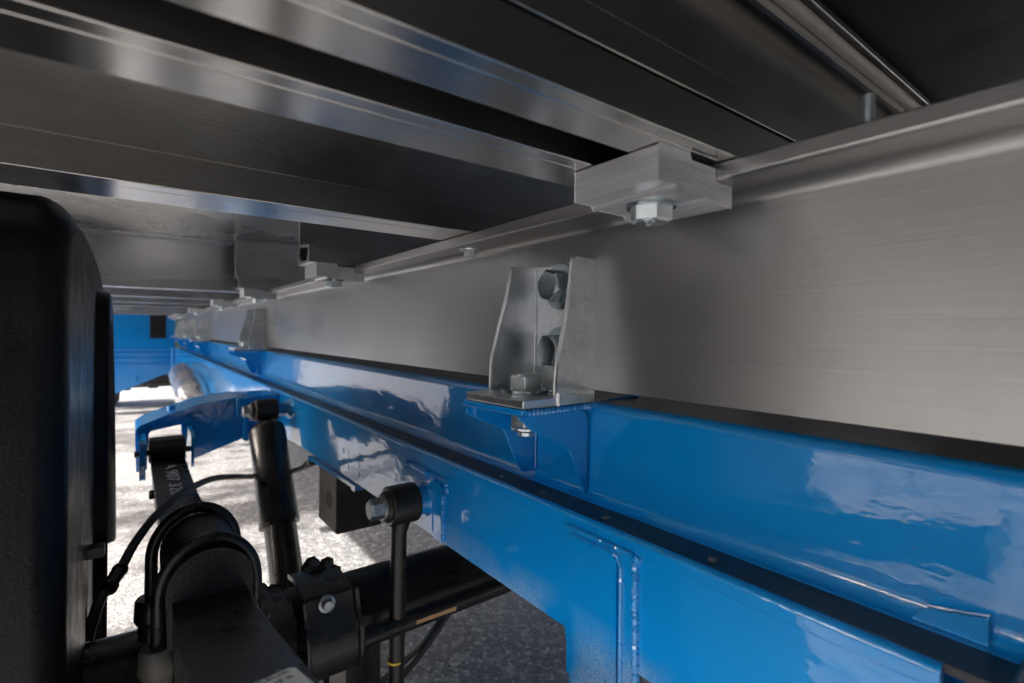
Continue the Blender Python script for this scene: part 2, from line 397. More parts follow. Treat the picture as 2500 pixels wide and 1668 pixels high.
# ------------------------------------------------------------------ cross beams
def beam_mesh(y0, wbox=.055, wbot=.065, ztop=.2568, zb=.1093, x0=-.7, x1=1.9, hb=.031, cap=False):
    bm = BM(); t = .003
    yw = y0 + wbox
    # hollow C box at the foot, slotted underneath
    prism(bm, [(y0, zb), (y0, zb + hb - .004), (yw, zb + hb + .0015), (yw, zb + hb - .002), (y0 + t, zb + hb - .007), (y0 + t, zb + .0105), (y0 + .0075, zb + .0105), (y0 + .0075, zb + t * .9), (y0 + wbox * .34, zb + t * .9), (y0 + wbox * .34, zb)], x0, x1, 'x')
    prism(bm, [(y0 + wbox * .34 + .0002, zb - .0), (y0 + wbox * .34 + .0002, zb + .0026), (yw - .007, zb + .0026), (yw - .007, zb + .010), (yw, zb + .010), (yw, zb + .0026), (y0 + wbot - .003, zb + .0026), (y0 + wbot - .003, zb + .008), (y0 + wbot, zb + .008), (y0 + wbot, zb)], x0, x1, 'x')
    # web and top flange
    prism(bm, [(yw + .0002, zb + .0028), (yw + .0002, ztop - .003), (yw - .024, ztop - .003), (yw - .026, ztop - .006), (yw - .028, ztop - .006), (yw - .028, ztop), (yw + .03, ztop), (yw + .03, ztop - .006), (yw + .028, ztop - .003), (yw + .0024, ztop - .003), (yw + .0024, zb + .0028)], x0, x1, 'x')
    if cap:
        prism(bm, [(y0 + .0002, zb + hb - .002), (y0 + .0002, zb + .045), (y0 + .003, zb + .0485), (y0 + .008, zb + .0495), (yw - .0002, zb + .0495), (yw - .0002, zb + hb + .003)], x0, x1, 'x')
    return bm
GB = 'aluminium cross beams under the load floor'
def beam(y0, label, **k):
    o = link('cross_beam', beam_mesh(y0, **k), ALU_X, bevel=.0008, seg=2, ang=25)
    return tag(o, label, 'cross beam', GB)
beam(.169, 'nearest cross beam, its foot resting on the large sawn clamp block', wbox=.030, wbot=.036, hb=.030, cap=True)
beam(.235, 'bright cross beam just beyond the nearest one, ending behind the large clamp block', wbox=.034, wbot=.045, hb=.022)
beam(.475, 'wide cross beam with a shiny mirrored underside, third from the camera')
beam(.842, 'short cross beam with open cut end showing its slotted profile, above the second clamp block', x0=.2257)
beam(1.50, 'short cross beam with cut end and curled top lip, above the third clamp block', x0=.2257)
for y, l in ((1.66, 'fourth full width cross beam, dark faced, just past the two short cut beams'), (2.13, 'fifth full width cross beam, a thin pale line in the distance above the blue panel'),
             (2.60, 'sixth full width cross beam counted from the camera, far away under the floor'), (3.07, 'seventh full width cross beam counted from the camera, far away under the floor'),
             (3.66, 'eighth full width cross beam counted from the camera, far away under the floor'), (4.25, 'ninth full width cross beam, next to last before the blue panel'),
             (4.85, 'farthest full width cross beam, right above the blue panel')):
    beam(y, l, wbox=.040, wbot=.05)

# ------------------------------------------------------------------ clamp blocks
def clamp_block(y0, y1, x0, x1, label):
    t = thing('clamp_block', label, 'clamp block', (.28, (y0 + y1) / 2, .083), 'clamp blocks gripping the beams to the aluminium rail')
    zb = .0838
    pr = [(x0, .1088), (x0, .0886), (x0 + .0160, .0886), (x0 + .0166, .0872), (x0 + .0176, .0860), (x0 + .0190, .0853), (x0 + .0205, .0855), (x0 + .0215, .0862)]
    pr += [(x1 - .0270, .0862), (x1 - .0255, .0845), (x1 - .0235, .0836), (x1 - .0215, .0836), (x1 - .0200, .0842), (x1 - .0196, .0832), (x1, .0828), (x1, .0966), (x1 - .0160, .0966), (x1 - .0180, .0975), (x1 - .0190, .0995), (x1 - .0192, .1050), (x1 - .045, .1050), (x1 - .0465, .1088)]
    bm = BM(); prism(bm, pr, y0, y1, 'y'); link('plate', bm, SAWN, t, .0006, 2, ang=25)
    yc = (y0 + y1) / 2
    bolt(t, (.2790, yc, .0862), (0, 0, -1), .0245, .0098, .0165, .0028, wm=ZDARK, phase=.12, mark='XV', markax=((.5, -.86, 0), (.86, .5, 0)))
    bm = BM(); lathe(bm, (.2790, yc, .0858), (0, 0, -1), [(0, .0150), (.0010, .0158), (.0014, .0158), (.0020, .008)], 36)
    link('spring_washer', bm, ZINC, t, .0003)
    return t
clamp_block(.1824, .2515, .2415, .3180, 'large sawn aluminium clamp block with hex bolt, nearest to the camera')
c2 = clamp_block(.847, .915, .2400, .3187, 'second clamp block, under the short beam whose slotted cut end shows')
for dy, l in ((.655, 'third clamp block, under the second short cut beam'), (1.30, 'fourth clamp block along the aluminium rail, small in the distance'),
              (2.24, 'fifth clamp block along the aluminium rail, small and blurred'), (3.42, 'sixth clamp block along the aluminium rail, above the far brackets'),
              (4.02, 'farthest clamp block on the aluminium rail, by the blue panel')):
    dup(c2, (0, dy, 0), l)

# small flange screws through the aluminium rail
def flange_screw(x, y, tip, label):
    t = thing('flange_screw', label, 'screw', (x, y, .0975), 'screws through the flange of the aluminium rail')
    if y > .3: bolt(t, (x, y, .0973), (0, 0, -1), .0125, .0075, .0125, .0014, phase=.2)
    bm = BM(); zs = .1092; pr = [(0, .0030)]
    k = 0
    while k * .0011 < tip: pr += [(k * .0011 + .0002, .0031), (k * .0011 + .0006, .0025), (k * .0011 + .0010, .0031)]; k += 1
    lathe(bm, (x, y, zs), (0, 0, 1), pr, 16); link('threaded_shank', bm, ZINC, t, ang=20)
flange_screw(.3225, .5145, .012, 'small hex screw with washer under the aluminium flange, beyond the large clamp block')
flange_screw(.3200, .1050, .0200, 'threaded screw tip standing up behind the aluminium flange at the upper right')
# slender screw hanging from the floor
bm = BM(); P0 = (.065, 2.0, .2572); pr = []
for k in range(32): pr += [(k * .0018, .0034), (k * .0018 + .0009, .0028)]
lathe(bm, P0, (0, 0, -1), pr + [(.058, .0034), (.062, .0045), (.068, .003), (.0685, 0)], 10)
tag(link('floor_screw', bm, ZINC), 'long thin screw tip hanging from the metal floor above the blue panel', 'screw')

# ------------------------------------------------------------------ blue chassis rail
ch = thing('chassis_rail', 'glossy blue painted truck chassis rail with stepped ledge and welded plates', 'chassis rail', (.34, 2.5, -.25))
def up_prof():
    p = [(.43, -.064)]
    r = .009
    for k in range(9):
        a = math.pi / 2 * k / 8; p.append((.337 + r - r * math.sin(a), -.064 - r + r * math.cos(a)))
    r = .009
    for k in range(9):
        a = math.pi / 2 * k / 8; p.append((.337 - r + r * math.cos(a), -.1495 + r - r * math.sin(a)))
    p += [(.325, -.1495), (.325, -.1535), (.3405, -.1535), (.3405, -.068), (.43, -.068)]
    return p
bm = BM(); prism(bm, up_prof(), -.35, 5.09, 'y')
# top of the upper channel, shadow under the aluminium rail put into its colour
for f in bm.faces:
    if f.normal.length == 0: f.normal_update()
bm.normal_update()
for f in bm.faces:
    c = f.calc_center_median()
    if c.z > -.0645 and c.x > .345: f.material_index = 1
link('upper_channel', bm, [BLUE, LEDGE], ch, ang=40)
def low_prof():
    p = [(.3248, -.1495)]
    p = [(.3248, -.1498)]
    r = .0042
    for k in range(7):
        a = math.pi / 2 * k / 6; p.append((.292 + r - r * math.sin(a), -.1498 - r + r * math.cos(a)))
    return p
# ledge plate (reflection of the dark underside painted into its colour) and lower web with a shaped bottom edge
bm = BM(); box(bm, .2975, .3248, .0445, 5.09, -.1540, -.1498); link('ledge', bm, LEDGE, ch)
bm = BM()
pr = low_prof(); N = len(pr) - 1
arc = [(x, z) for x, z in pr[1:]]
full = arc + [(.292, -.160), (.2965, -.160), (.2965, -.1545), (.2975, -.1545), (.2975, -.1498)]
prism(bm, full, .0665, 5.09, 'y')
wy = [(.0555, -.2445), (.306, -.2445), (.309, -.2465), (.96, -.2455), (1.2, -.250), (1.5, -.268), (2.3, -.283), (3.4, -.290), (5.09, -.305), (5.09, -.1602), (.0605, -.1602)]
prism(bm, [(y, z) for y, z in wy], .292, .2965, 'x')
link('lower_web', bm, BLUE, ch, ang=30)
# button rivets on the ledge
y = .188
for yy in (.1878, .2822, .36 + .0, .4253, .5354, .66, .80, .95, 1.12, 1.3):
    bm = BM(); lathe(bm, (.3085, yy, -.1498), (0, 0, 1), [(0, .0034), (.0008, .0030), (.0012, .0016), (.00125, 0)], 18)
    link('rivet', bm, GREY, ch)
# doubler plate pocket with its weld frame
def yz_round(y0, y1, z0, z1, r, n=5):
    out = []
    for (cy, cz, a0) in ((y1 - r, z1 - r, 0), (y0 + r, z1 - r, 90), (y0 + r, z0 + r, 180), (y1 - r, z0 + r, 270)):
        for k in range(n + 1):
            a = R(a0 + 90 * k / n); out.append((cy + r * math.cos(a), cz + r * math.sin(a)))
    return out
bm = BM(); prism(bm, [(.3075, -.2445), (.3035, -.270), (.297, -.2795), (.24, -.295), (.2385, -.163), (.3085, -.161)], .2890, .2918, 'x')
prism(bm, [(.3020, -.276), (.3025, -.170), (.3000, -.1665), (.257, -.1655), (.2525, -.1690), (.2520, -.292)], .2858, .2896, 'x')
link('doubler_plate', bm, BLUE, ch, .0013, 3)
bm = BM(); bead(bm, [(.2888, .2492, -.290), (.2888, .2490, -.172), (.2886, .2530, -.1650), (.2886, .2995, -.1652), (.2886, .3030, -.1690), (.2888, .3034, -.276)], .0022, .10, .004)
link('weld_bead', bm, WELD, ch); bm = BM(); bead(bm, [(.2915, .2375, -.250), (.2915, .2380, -.166), (.2915, .2350, -.1605)], .0030, .12, .004)
bead(bm, [(.2905, .3085, -.1605), (.2905, .2390, -.1605)], .0022, .1, .004)
link('weld_bead', bm, WELD, ch)
bm = BM(); prism(bm, [(.3063, -.268), (.3063, -.32), (.250, -.32), (.252, -.300), (.300, -.2735), (.303, -.2675)], .2925, .2965, 'x')
pl = link('lower_bracket_plate', bm, BLUE, ch, .0006)
bm = BM(); lathe(bm, (.2925, .2985, -.2775), (-1, 0, 0), [(-.001, .0028), (.0006, .0028), (.0008, .0016)], 16); link('bolt_tip', bm, GREY, ch)
# pad around the link rod pin
bm = BM(); prism(bm, yz_round(.535, .618, -.240, -.176, .006), .2898, .2918, 'x')
prism(bm, [(.5165, -.2445), (.5365, -.2440), (.5365, -.182), (.5265, -.176), (.5165, -.182)], .2885, .2919, 'x')
prism(bm, yz_round(.556, .614, -.1835, -.1705, .004), .2893, .2917, 'x')
link('pin_pad', bm, BLUE, ch, .0008)
bm = BM(); bead(bm, [(.2905, .618, -.180), (.2905, .612, -.172), (.2903, .540, -.1735), (.2903, .510, -.1740), (.2905, .505, -.1835), (.2905, .518, -.190), (.2905, .5155, -.2420)], .0026, .14, .004)
link('weld_bead', bm, WELD, ch); bm = BM(); bead(bm, [(.2892, .538, -.186), (.2892, .538, -.2385)], .0016); link('weld_bead', bm, WELD, ch)
# struck number marks
for (yy, zz, s) in ((.93, -.1925, '6'), (.865, -.2055, '0'), (.84, -.2055, '2'), (.79, -.200, '1'), (.87, -.2255, '4'), (.84, -.2285, '8'), (.79, -.2295, '6'), (.79, -.215, '3')):
    text_mesh('struck_number', s, .013, BLUE, ch, (.2918, yy, zz), (0, -1, 0), (0, 0, 1), .0004)
# near end of the rail: overlapping joint plate, hole and corner weld
bm = BM(); prism(bm, [(.0835, -.1500), (.0805, -.1448), (.0600, -.1400), (.0600, -.1800), (.0835, -.1800)], .330, .3368, 'x')
link('end_plate', bm, BLUE, ch, .003, 3)
bm = BM(); lathe(bm, (.3295, .084, -.168), (-1, .35, .1), [(0, .012), (.0015, .0118), (.0022, .0095)], 28); link('drain_hole', bm, LEDGE, ch)
bm = BM(); box(bm, .262, .333, -.12, .0440, -.30, -.1420); link('end_bracket', bm, STEEL, ch, .004, 3)

# blue gussets welded to the web under each bracket
def gusset(y0, label, first=False):
    t = thing('support_gusset', label, 'gusset', (.337, y0, -.12), 'blue gussets welded to the chassis rail')
    near = [(.2585, -.0645), (.2560, -.0705), (.2600, -.0745), (.2729, -.0842), (.2950, -.0950), (.3119, -.1035), (.3140, -.1065), (.3315, -.1450), (.3335, -.1462), (.3335, -.0830), (.3325, -.0765), (.3300, -.0725), (.3240, -.0712), (.3000, -.0702)]
    bm = BM(); prism(bm, near, y0 + .002, y0 + .005, 'y')
    link('side_plate', bm, BLUE, t, .0006); bm = BM()
    far = [(.2553, -.0676), (.2538, -.0767), (.2700, -.085), (.2965, -.0956), (.3142, -.1336), (.3200, -.1417), (.3368, -.1430), (.3368, -.0676)]
    prism(bm, far, y0 + .0785, y0 + .0815, 'y')
    link('side_plate', bm, BLUE, t, .0006)
    bm = BM(); prism(bm, [(.2562, y0), (.372, y0), (.372, y0 + .084), (.2520, y0 + .084)], -.0700, -.0642, 'z'); link('top_plate', bm, BLUE, t, .0014, 3)
    bm = BM(); bead(bm, [(.2590, y0 - .0005, -.0672), (.334, y0 - .0005, -.0672), (.40, y0 + .001, -.0640)], .0026, .28, .0042)
    link('weld_bead', bm, WELD, t); bm = BM(); tube(bm, [(.3350, y0 + .0775, -.0720), (.3358, y0 + .0775, -.1410)], .0013, 10); link('weld_bead', bm, WELD, t)
    bm = BM(); lathe(bm, (.2960, y0 + .0440, -.0700), (0, 0, -1), [(0, .0150), (.0170, .0150), (.0190, .0135)], hexn=6, phase=.3)
    lathe(bm, (.2960, y0 + .0440, -.0885), (0, 0, -1), [(0, .0142), (.002, .0146), (.0040, .0125), (.0040, .0078), (.0080, .0078), (.0090, .0055)], 28)
    link('lock_nut', bm, ZINC, t, .0005); return t
gs = gusset(.3270, 'blue gusset under the nearest galvanised bracket, lock nut showing below its plate')

def bracket(y0, label):
    """galvanised angle bracket: back plate on the aluminium web, foot on the gusset, two tapered cheeks, three bolts"""
    t = thing('mounting_bracket', label, 'mounting bracket', (.33, y0 + .04, -.0637), 'galvanised brackets joining aluminium rail and blue frame')
    zt, zb = .0655, -.0637
    bm = BM(); prism(bm, [(.2580, y0 + .0005), (.3395, y0 + .0005), (.3395, y0 + .0845), (.2530, y0 + .0805)], -.0637, -.0568, 'z'); link('base_plate', bm, GALV, t, .0012, 3)
    bm = BM(); prism(bm, [(y0 + .004, -.0575), (y0 + .084, -.0575), (y0 + .084, .0655), (y0 + .060, .0640), (y0 + .035, .0655), (y0 + .004, .0655)], .3345, .3395, 'x'); link('back_plate', bm, GALV, t, .001, 2)
    def cheek(ya, yb, off=0.):
        bm = BM(); q = [(.3393, zt), (.3165, zt + .0010), (.3150, zt - .001)]
        for (x, z) in ((.3128, .045), (.3090, .022), (.3048, .003), (.3018, -.0100), (.2992, -.020), (.2975, -.030), (.2962, -.0450), (.2960, -.0625)): q.append((x + off, z))
        q += [(.3393, -.0625)]
        prism(bm, q, ya, yb, 'y'); return link('cheek', bm, GALV, t, .0014, 3)
    cheek(y0, y0 + .0055); 
    bm = BM(); q = [(.3393, .0652), (.3080, .0640), (.3060, .0625)]
    for (x, z) in ((.2990, .030), (.2905, .003), (.2840, -.022), (.2825, -.035), (.2820, -.0572)): q.append((x, z))
    q += [(.3393, -.0572)]; prism(bm, q, y0 + .0785, y0 + .0845, 'y'); link('cheek', bm, GALV, t, .0014, 3)
    bm = BM(); tube(bm, [(.2965, y0 + .0005, -.0640), (.2965, y0 + .0005, -.0530)], .0022, 10); link('weld', bm, GALV, t); bm = BM(); tube(bm, [(.3335, y0 + .0775, -.056), (.3335, y0 + .0775, .0640)], .0011, 10); link('weld', bm, GALV, t)
    yc = y0 + .038
    bolt(t, (.3345, yc, .0440), (-1, 0, 0), .0285, .0165, .0225, .0034, m=ZDARK, phase=.25, mark='SHI', markax=((0, -1, 0), (0, 0, 1)))
    bolt(t, (.3345, yc, -.0175), (-1, 0, 0), .0285, .0165, .0225, .0034, m=ZDARK, phase=.55, mark='VA', markax=((0, -1, 0), (0, 0, 1)))
    bolt(t, (.2985, y0 + .0470, -.0568), (0, 0, 1), .0285, .0140, .0250, .0034, wm=ZDARK, phase=.80, mark='HV', markax=((.8, -.6, 0), (.6, .8, 0)))
    return t
br = bracket(.3270, 'nearest galvanised steel bracket with three hex bolts, bridging aluminium rail and blue frame')
for yn, l, lg in ((1.771, 'second galvanised bracket along the rail, beyond the small clamp blocks', 'second blue gusset, under the second galvanised bracket'),
                  (3.16, 'third galvanised bracket along the rail, small in the distance', 'third blue gusset along the rail, small in the distance'),
                  (3.98, 'fourth galvanised bracket along the rail, blurred', 'fourth blue gusset along the rail, under the fourth bracket'),
                  (4.78, 'farthest galvanised bracket, next to the dark vent of the blue panel', 'farthest blue gusset, next to the blue panel')):
    dup(br, (0, yn - .327, 0), l); dup(gs, (0, yn - .327, 0), lg)

# ------------------------------------------------------------------ blue transverse panel at the far end
fp = thing('transverse_panel', 'blue transverse sheet panel with dark vent closing off the far end of the frame', 'panel', (.1, 5.1, -.2))
bm = BM(); prism(bm, [(.292, .25), (.292, -.375), (.2176, -.375), (-.0916, -.5113), (-.62, -.70 + .15), (-.62, .25)], 5.10, 5.14, 'y')
link('panel_sheet', bm, BLUE, fp, .004)
bm = BM()
for z, r in ((-.165, .008), (-.20, .012), (-.245, .014), (-.285, .008)): tube(bm, [(-.6, 5.098, z - .0), (.27, 5.098, z)], r, 10)
tube(bm, [(.283, 5.09, -.15), (.283, 5.09, -.34)], .014, 10)
link('pressed_rib', bm, BLUE, fp)
bm = BM(); box(bm, .125, .235, 5.093, 5.0995, -.078, .20); link('vent', bm, PLY, fp, .003)
for (x, z, r) in ((.035, -.40, .018), (-.03, -.28, .01), (.215, -.175, .008)):
    bm = BM(); lathe(bm, (x, 5.10, z), (0, -1, 0), [(0, r), (.008, r), (.012, r * .6)], 16); link('rivet', bm, BLUE, fp)
bm = BM()
for k in range(14): box(bm, .13, .23, 5.088, 5.0925, -.07 + k * .019, -.062 + k * .019)
link('vent_louvres', bm, STEEL, fp)

# ------------------------------------------------------------------ spring hanger
hg = thing('spring_hanger', 'blue cast spring hanger reaching out from the rail over the spring eye', 'spring hanger', (.15, 1.36, -.25))
web = [(.0150, -.300), (.0285, -.300), (.0310, -.2250), (.0360, -.2180), (.0950, -.2085), (.0985, -.2110), (.1030, -.2880), (.1130, -.2890), (.2130, -.2230), (.2130, -.1650), (.1960, -.1635), (.1300, -.1730), (.0700, -.1910), (.0330, -.2050), (.0180, -.2130)]
bm = BM(); prism(bm, web, 1.335, 1.342, 'y'); link('front_web', bm, BLUE, hg, .0012)
bm = BM(); prism(bm, web, 1.450, 1.457, 'y'); link('rear_web', bm, BLUE, hg, .0012)
bm = BM(); top = [(.0120, -.300), (.0100, -.2130), (.0200, -.2040), (.0700, -.1850), (.1300, -.1660), (.1960, -.1590), (.2130, -.1600)]
out = [(x + .0035, z - .0045) if i > 1 else (x + .0045, z) for i, (x, z) in enumerate(top)]
prism(bm, top + out[::-1], 1.325, 1.462, 'y'); link('top_flange', bm, BLUE, hg, .0012)
bm = BM(); prism(bm, [(.1010, -.2890), (.1130, -.2940), (.2900, -.2330), (.2900, -.2180), (.2130, -.2240), (.1130, -.2850)], 1.36, 1.43, 'y'); link('lower_brace', bm, BLUE, hg, .002)
bm = BM(); box(bm, .2050, .2900, 1.33, 1.46, -.2050, -.1580); box(bm, .2130, .2240, 1.326, 1.4, -.262, -.158); box(bm, .196, .232, 1.318, 1.335, -.2000, -.1600); link('mounting_foot', bm, BLUE, hg, .003)
bm = BM(); lathe(bm, (.075, 1.395, -.188), (0, 0, 1), [(-.02, .008), (.012, .008), (.014, .006)], 20); link('pin', bm, BLUE, hg)
bm = BM(); lathe(bm, (.108, 1.255, -.250), (-1, 0, 0), [(0, .0060), (.101, .0060)], 16); link('eye_bolt', bm, STEEL, hg)
bm = BM(); prism(bm, yz_round(1.22, 1.345, -.298, -.222, .012), .0148, .0250, 'x'); prism(bm, yz_round(1.225, 1.345, -.286, -.215, .02), .1005, .1060, 'x'); link('eye_lug', bm, BLUE, hg, .0015)

# ------------------------------------------------------------------ leaf spring
ls = thing('leaf_spring', 'black leaf spring running lengthwise under the frame, number stencilled on top', 'leaf spring', (.06, .8, -.27))
def leaf_x(y):
    s_ = min(1, max(0, (y - .45) / .35)); return .0275 + .0055 * s_, .0830 + .0070 * s_
def loft(bm, ys, top, bot, dx=0.):
    rows = []
    for y in ys:
        a, b = leaf_x(y); a += dx; b -= dx
        rows.append([bm.verts.new(p) for p in ((a, y, top(y)), (b, y, top(y)), (b, y, bot(y)), (a, y, bot(y)))])
    for r0, r1 in zip(rows, rows[1:]):
        for i in range(4): bm.faces.new((r0[i], r0[(i + 1) % 4], r1[(i + 1) % 4], r1[i]))
    bm.faces.new(rows[0]); bm.faces.new(rows[-1])
def spline_z(y):
    T = [(.0, -.150), (.18, -.172), (.286, -.191), (.39, -.2115), (.45, -.2215), (.53, -.2285), (.62, -.250), (.70, -.259), (.86, -.263), (.98, -.267), (1.10, -.266), (1.22, -.260), (1.26, -.256)]
    for (a, za), (b, zb) in zip(T, T[1:]):
        if y <= b:
            s = (y - a) / (b - a); return za + (zb - za) * s
    return T[-1][1]
ys = [.10 + i * (1.235 - .10) / 60 for i in range(61)]
bm = BM(); loft(bm, ys, lambda y: spline_z(y), lambda y: spline_z(y) - .0135); link('main_leaf', bm, STEEL, ls, .0012, 3, ang=50)
ys2 = [.10 + i * (1.16 - .10) / 60 for i in range(61)]
bm = BM(); loft(bm, ys2, lambda y: spline_z(y) - .0145, lambda y: spline_z(y) - .030, .0006); link('second_leaf', bm, STEEL, ls, .0012, 3, ang=50)
ys3 = [.10 + i * (.86 - .10) / 40 for i in range(41)]
bm = BM(); loft(bm, ys3, lambda y: spline_z(y) - .031, lambda y: spline_z(y) - .052, .001); link('helper_leaf', bm, STEEL, ls, .0015, 3, ang=50)
bm = BM(); lathe(bm, (.0300, 1.245, -.2430), (1, 0, 0), [(0, .010), (0, .0255), (.0610, .0255), (.0610, .010)], 40); link('spring_eye', bm, STEEL, ls, .0015, 2)
bm = BM()
for i in range(1, 2): pass
tube(bm, [(.030, 1.04, -.282), (.030, 1.06, -.278)], .004, 8); link('rivet', bm, STEEL, ls)
bm = BM(); prism(bm, [(.036, 1.217), (.088, 1.219), (.088, 1.03), (.036, 1.03)], spline_z(1.12) + .0001, spline_z(1.12) + .00125, 'z')
# stencilled number lies along the leaf, tops of the figures towards the rail
bm.free()
def on_leaf(s, size, y, x, sx):
    dz = (spline_z(y - .06) - spline_z(y + .06)) / .12
    return text_mesh('stencilled_number', s, size, WHITE, ls, (x, y, spline_z(y) + .0016), Vector((0, -1, dz)), (1, 0, 0), .0002, sx)
on_leaf('A 907 320', .026, 1.080, .0615, 1.9)
t3 = on_leaf('70 17', .018, .87, .066, 1.6)

# sticker near the camera
st = thing('paper_sticker', 'worn grey paper sticker lying on the near end of the black spring', 'sticker', (.072, .325, spline_z(.31)))
dz = lambda y: spline_z(y) + .0004
bm = BM()
vs = [bm.verts.new((x, y, dz(y))) for x, y in ((.044, .3060), (.0740, .3115), (.0770, .3090), (.0800, .2800), (.048, .2750))]
bm.faces.new(vs); r_ = bmesh.ops.extrude_face_region(bm, geom=bm.faces[:]); bmesh.ops.translate(bm, verts=[v for v in r_['geom'] if isinstance(v, bmesh.types.BMVert)], vec=(0, 0, .0004))
link('paper', bm, STICK, st)
sl_ = (spline_z(.29) - spline_z(.33)) / .04
text_mesh('printed_text', 'ÇELIK', .0066, INK, st, (.0645, .3055, dz(.3055) + .0007), (1, .18, -sl_ * .18), Vector((-.18, 1, -sl_)), .0001)
text_mesh('printed_text', '3145 K', .0055, INK, st, (.0655, .2975, dz(.2975) + .0007), (1, .18, -sl_ * .18), Vector((-.18, 1, -sl_)), .0001)

# saddle block on the spring, under the U bolts
bm = BM(); pr = [(.0270, -.262), (.0255, -.222)]
for k in range(17):
    a = math.pi - math.pi * k / 16; pr.append((.0565 + .0310 * math.cos(a), -.2190 + .0300 * math.sin(a)))
pr += [(.0875, -.226), (.0870, -.246), (.084, -.247)]
prism(bm, pr, .500, .605, 'y'); tag(link('spring_saddle', bm, CAST, bevel=.0015, seg=2), 'grainy black rounded saddle block sitting on the spring inside the clamping bolts', 'spring saddle')

# U bolts
def ubolt(y, label, x0=.0197, x1=.0935, zc=-.228, zt=-.1835):
    t = thing('u_bolt', label, 'u-bolt', (.056, y, -.30), 'U-bolts clamping the spring to the axle')
    pts = [(x0, y, -.345)]
    cx = (x0 + x1) / 2; rx = (x1 - x0) / 2
    for k in range(25):
        a = math.pi - math.pi * k / 24; pts.append((cx + rx * math.cos(a), y, -.2275 + (zt + .2275) * math.sin(a)))
    pts.append((x1, y, -.345)); bm = BM(); tube(bm, pts, .0054, 16); link('rod', bm, STEEL, t)
    bm = BM(); pr = []
    for k in range(22): pr += [(k * .0013, .0057), (k * .0013 + .0006, .0051)]
    lathe(bm, (x0, y, -.2470), (0, 0, -1), pr, 18); link('thread', bm, STEEL, t, ang=15); bm = BM(); lathe(bm, (x1, y, -.2470), (0, 0, -1), pr, 18); link('thread', bm, STEEL, t, ang=15)
    return t
u1 = ubolt(.5150, 'near U-shaped bolt arching over the spring saddle, thread showing at its foot')
u2 = dup(u1, (-.002, .0980, 0), 'far U-shaped bolt arching over the spring saddle, half hidden by the near one')

# ------------------------------------------------------------------ axle
ax = thing('rear_axle', 'black tubular truck axle crossing under spring and blue rail', 'axle', (.4, .645, -.358))
bm = BM(); lathe(bm, (-.35, .645, -.358), (1, 0, 0), [(0, .046), (.36, .046), (.372, .044), (.51, .0445), (.53, .045), (1.3, .045)], 48); link('axle_tube', bm, STEEL, ax)
bm = BM(); box(bm, .024, .100, .50, .76, -.330, -.306); link('spring_seat', bm, CAST, ax, .004, 3)
for (x, y, m_) in ((.0197, .515, GREY), (.0177, .613, STEEL), (.0935, .515, STEEL), (.0915, .613, STEEL)):
    bm = BM(); lathe(bm, (x, y, -.2640), (0, 0, -1), [(0, .0075), (.0, .0118), (.002, .0132), (.020, .0140), (.023, .0125), (.026, .0105), (.040, .0105)], 36)
    link('bolt_seat', bm, m_, ax)
bm = BM(); lathe(bm, (.0197, .515, -.2865), (0, 0, -1), [(0, .0118), (.0012, .0118), (.0014, .0095), (.012, .0088), (.013, .006)], hexn=12); link('nut', bm, ZINC, ax, .0005)
# lugs cast on the tube
bm = BM(); 
prism(bm, [(.100, -.330), (.108, -.300), (.118, -.292), (.124, -.2945), (.129, -.301), (.133, -.2985), (.142, -.302), (.148, -.33), (.148, -.40), (.100, -.40)], .595, .640, 'y')
prism(bm, [(.166, -.315), (.168, -.286), (.174, -.2785), (.180, -.2780), (.185, -.2835), (.1875, -.2905), (.191, -.2845), (.197, -.2830), (.202, -.2860), (.204, -.315)], .612, .640, 'y')
link('cast_lug', bm, CAST, ax, .0025, 3)
# anti roll bar strap
prof = [(.628, -.2850), (.600, -.2805), (.560, -.2845), (.556, -.2870), (.5535, -.298), (.549, -.309), (.5415, -.320), (.5365, -.335), (.5370, -.350), (.5430, -.364), (.5540, -.3735), (.575, -.3775), (.620, -.3790)]
t_ = .0035
inner = [(y + .0035, z - .001 if i < 3 else z + (.0 if i < 9 else .0035)) for i, (y, z) in enumerate(prof)]
inner[0] = (.628, -.2885); inner[1] = (.600, -.2840); inner[2] = (.563, -.2880); inner[-1] = (.620, -.3755); inner[-2] = (.576, -.374)
sb = thing('bar_clamp', 'black pressed steel clamp strap holding the anti-roll bar against the axle', 'clamp strap', (.173, .55, -.33))
def flare(z): return 0
bm = BM(); prism(bm, prof + inner[::-1], .1480, .1985, 'x'); link('strap', bm, STEEL, sb, .0010, 2, ang=50)
rimL = [(.1480 - .0005, y - .001, z) for y, z in prof[3:]]; rimR = [(.1985 + .0008, y - .001, z) for y, z in prof[3:]]
bm = BM(); tube(bm, rimL, .0022, 8, 4); link('rolled_edge', bm, STEEL, sb); bm = BM(); tube(bm, [(x + .0035, y, z) for x, y, z in rimR], .0030, 8, 4); link('rolled_edge', bm, STEEL, sb)
bm = BM(); lathe(bm, (.1700, .5540, -.2935), (-.1, -1, .18), [(-.001, .0088), (.0020, .0088), (.0028, .0070), (.0032, .0058), (.0105, .0052)], 24)
lathe(bm, (.1692, .5440, -.2918), (-.1, -1, .18), [(0, .0052), (.0012, .0052), (.0014, .0042), (-.0006, .0040)], 24)
link('socket_screw', bm, GREYZ, sb, .0003)
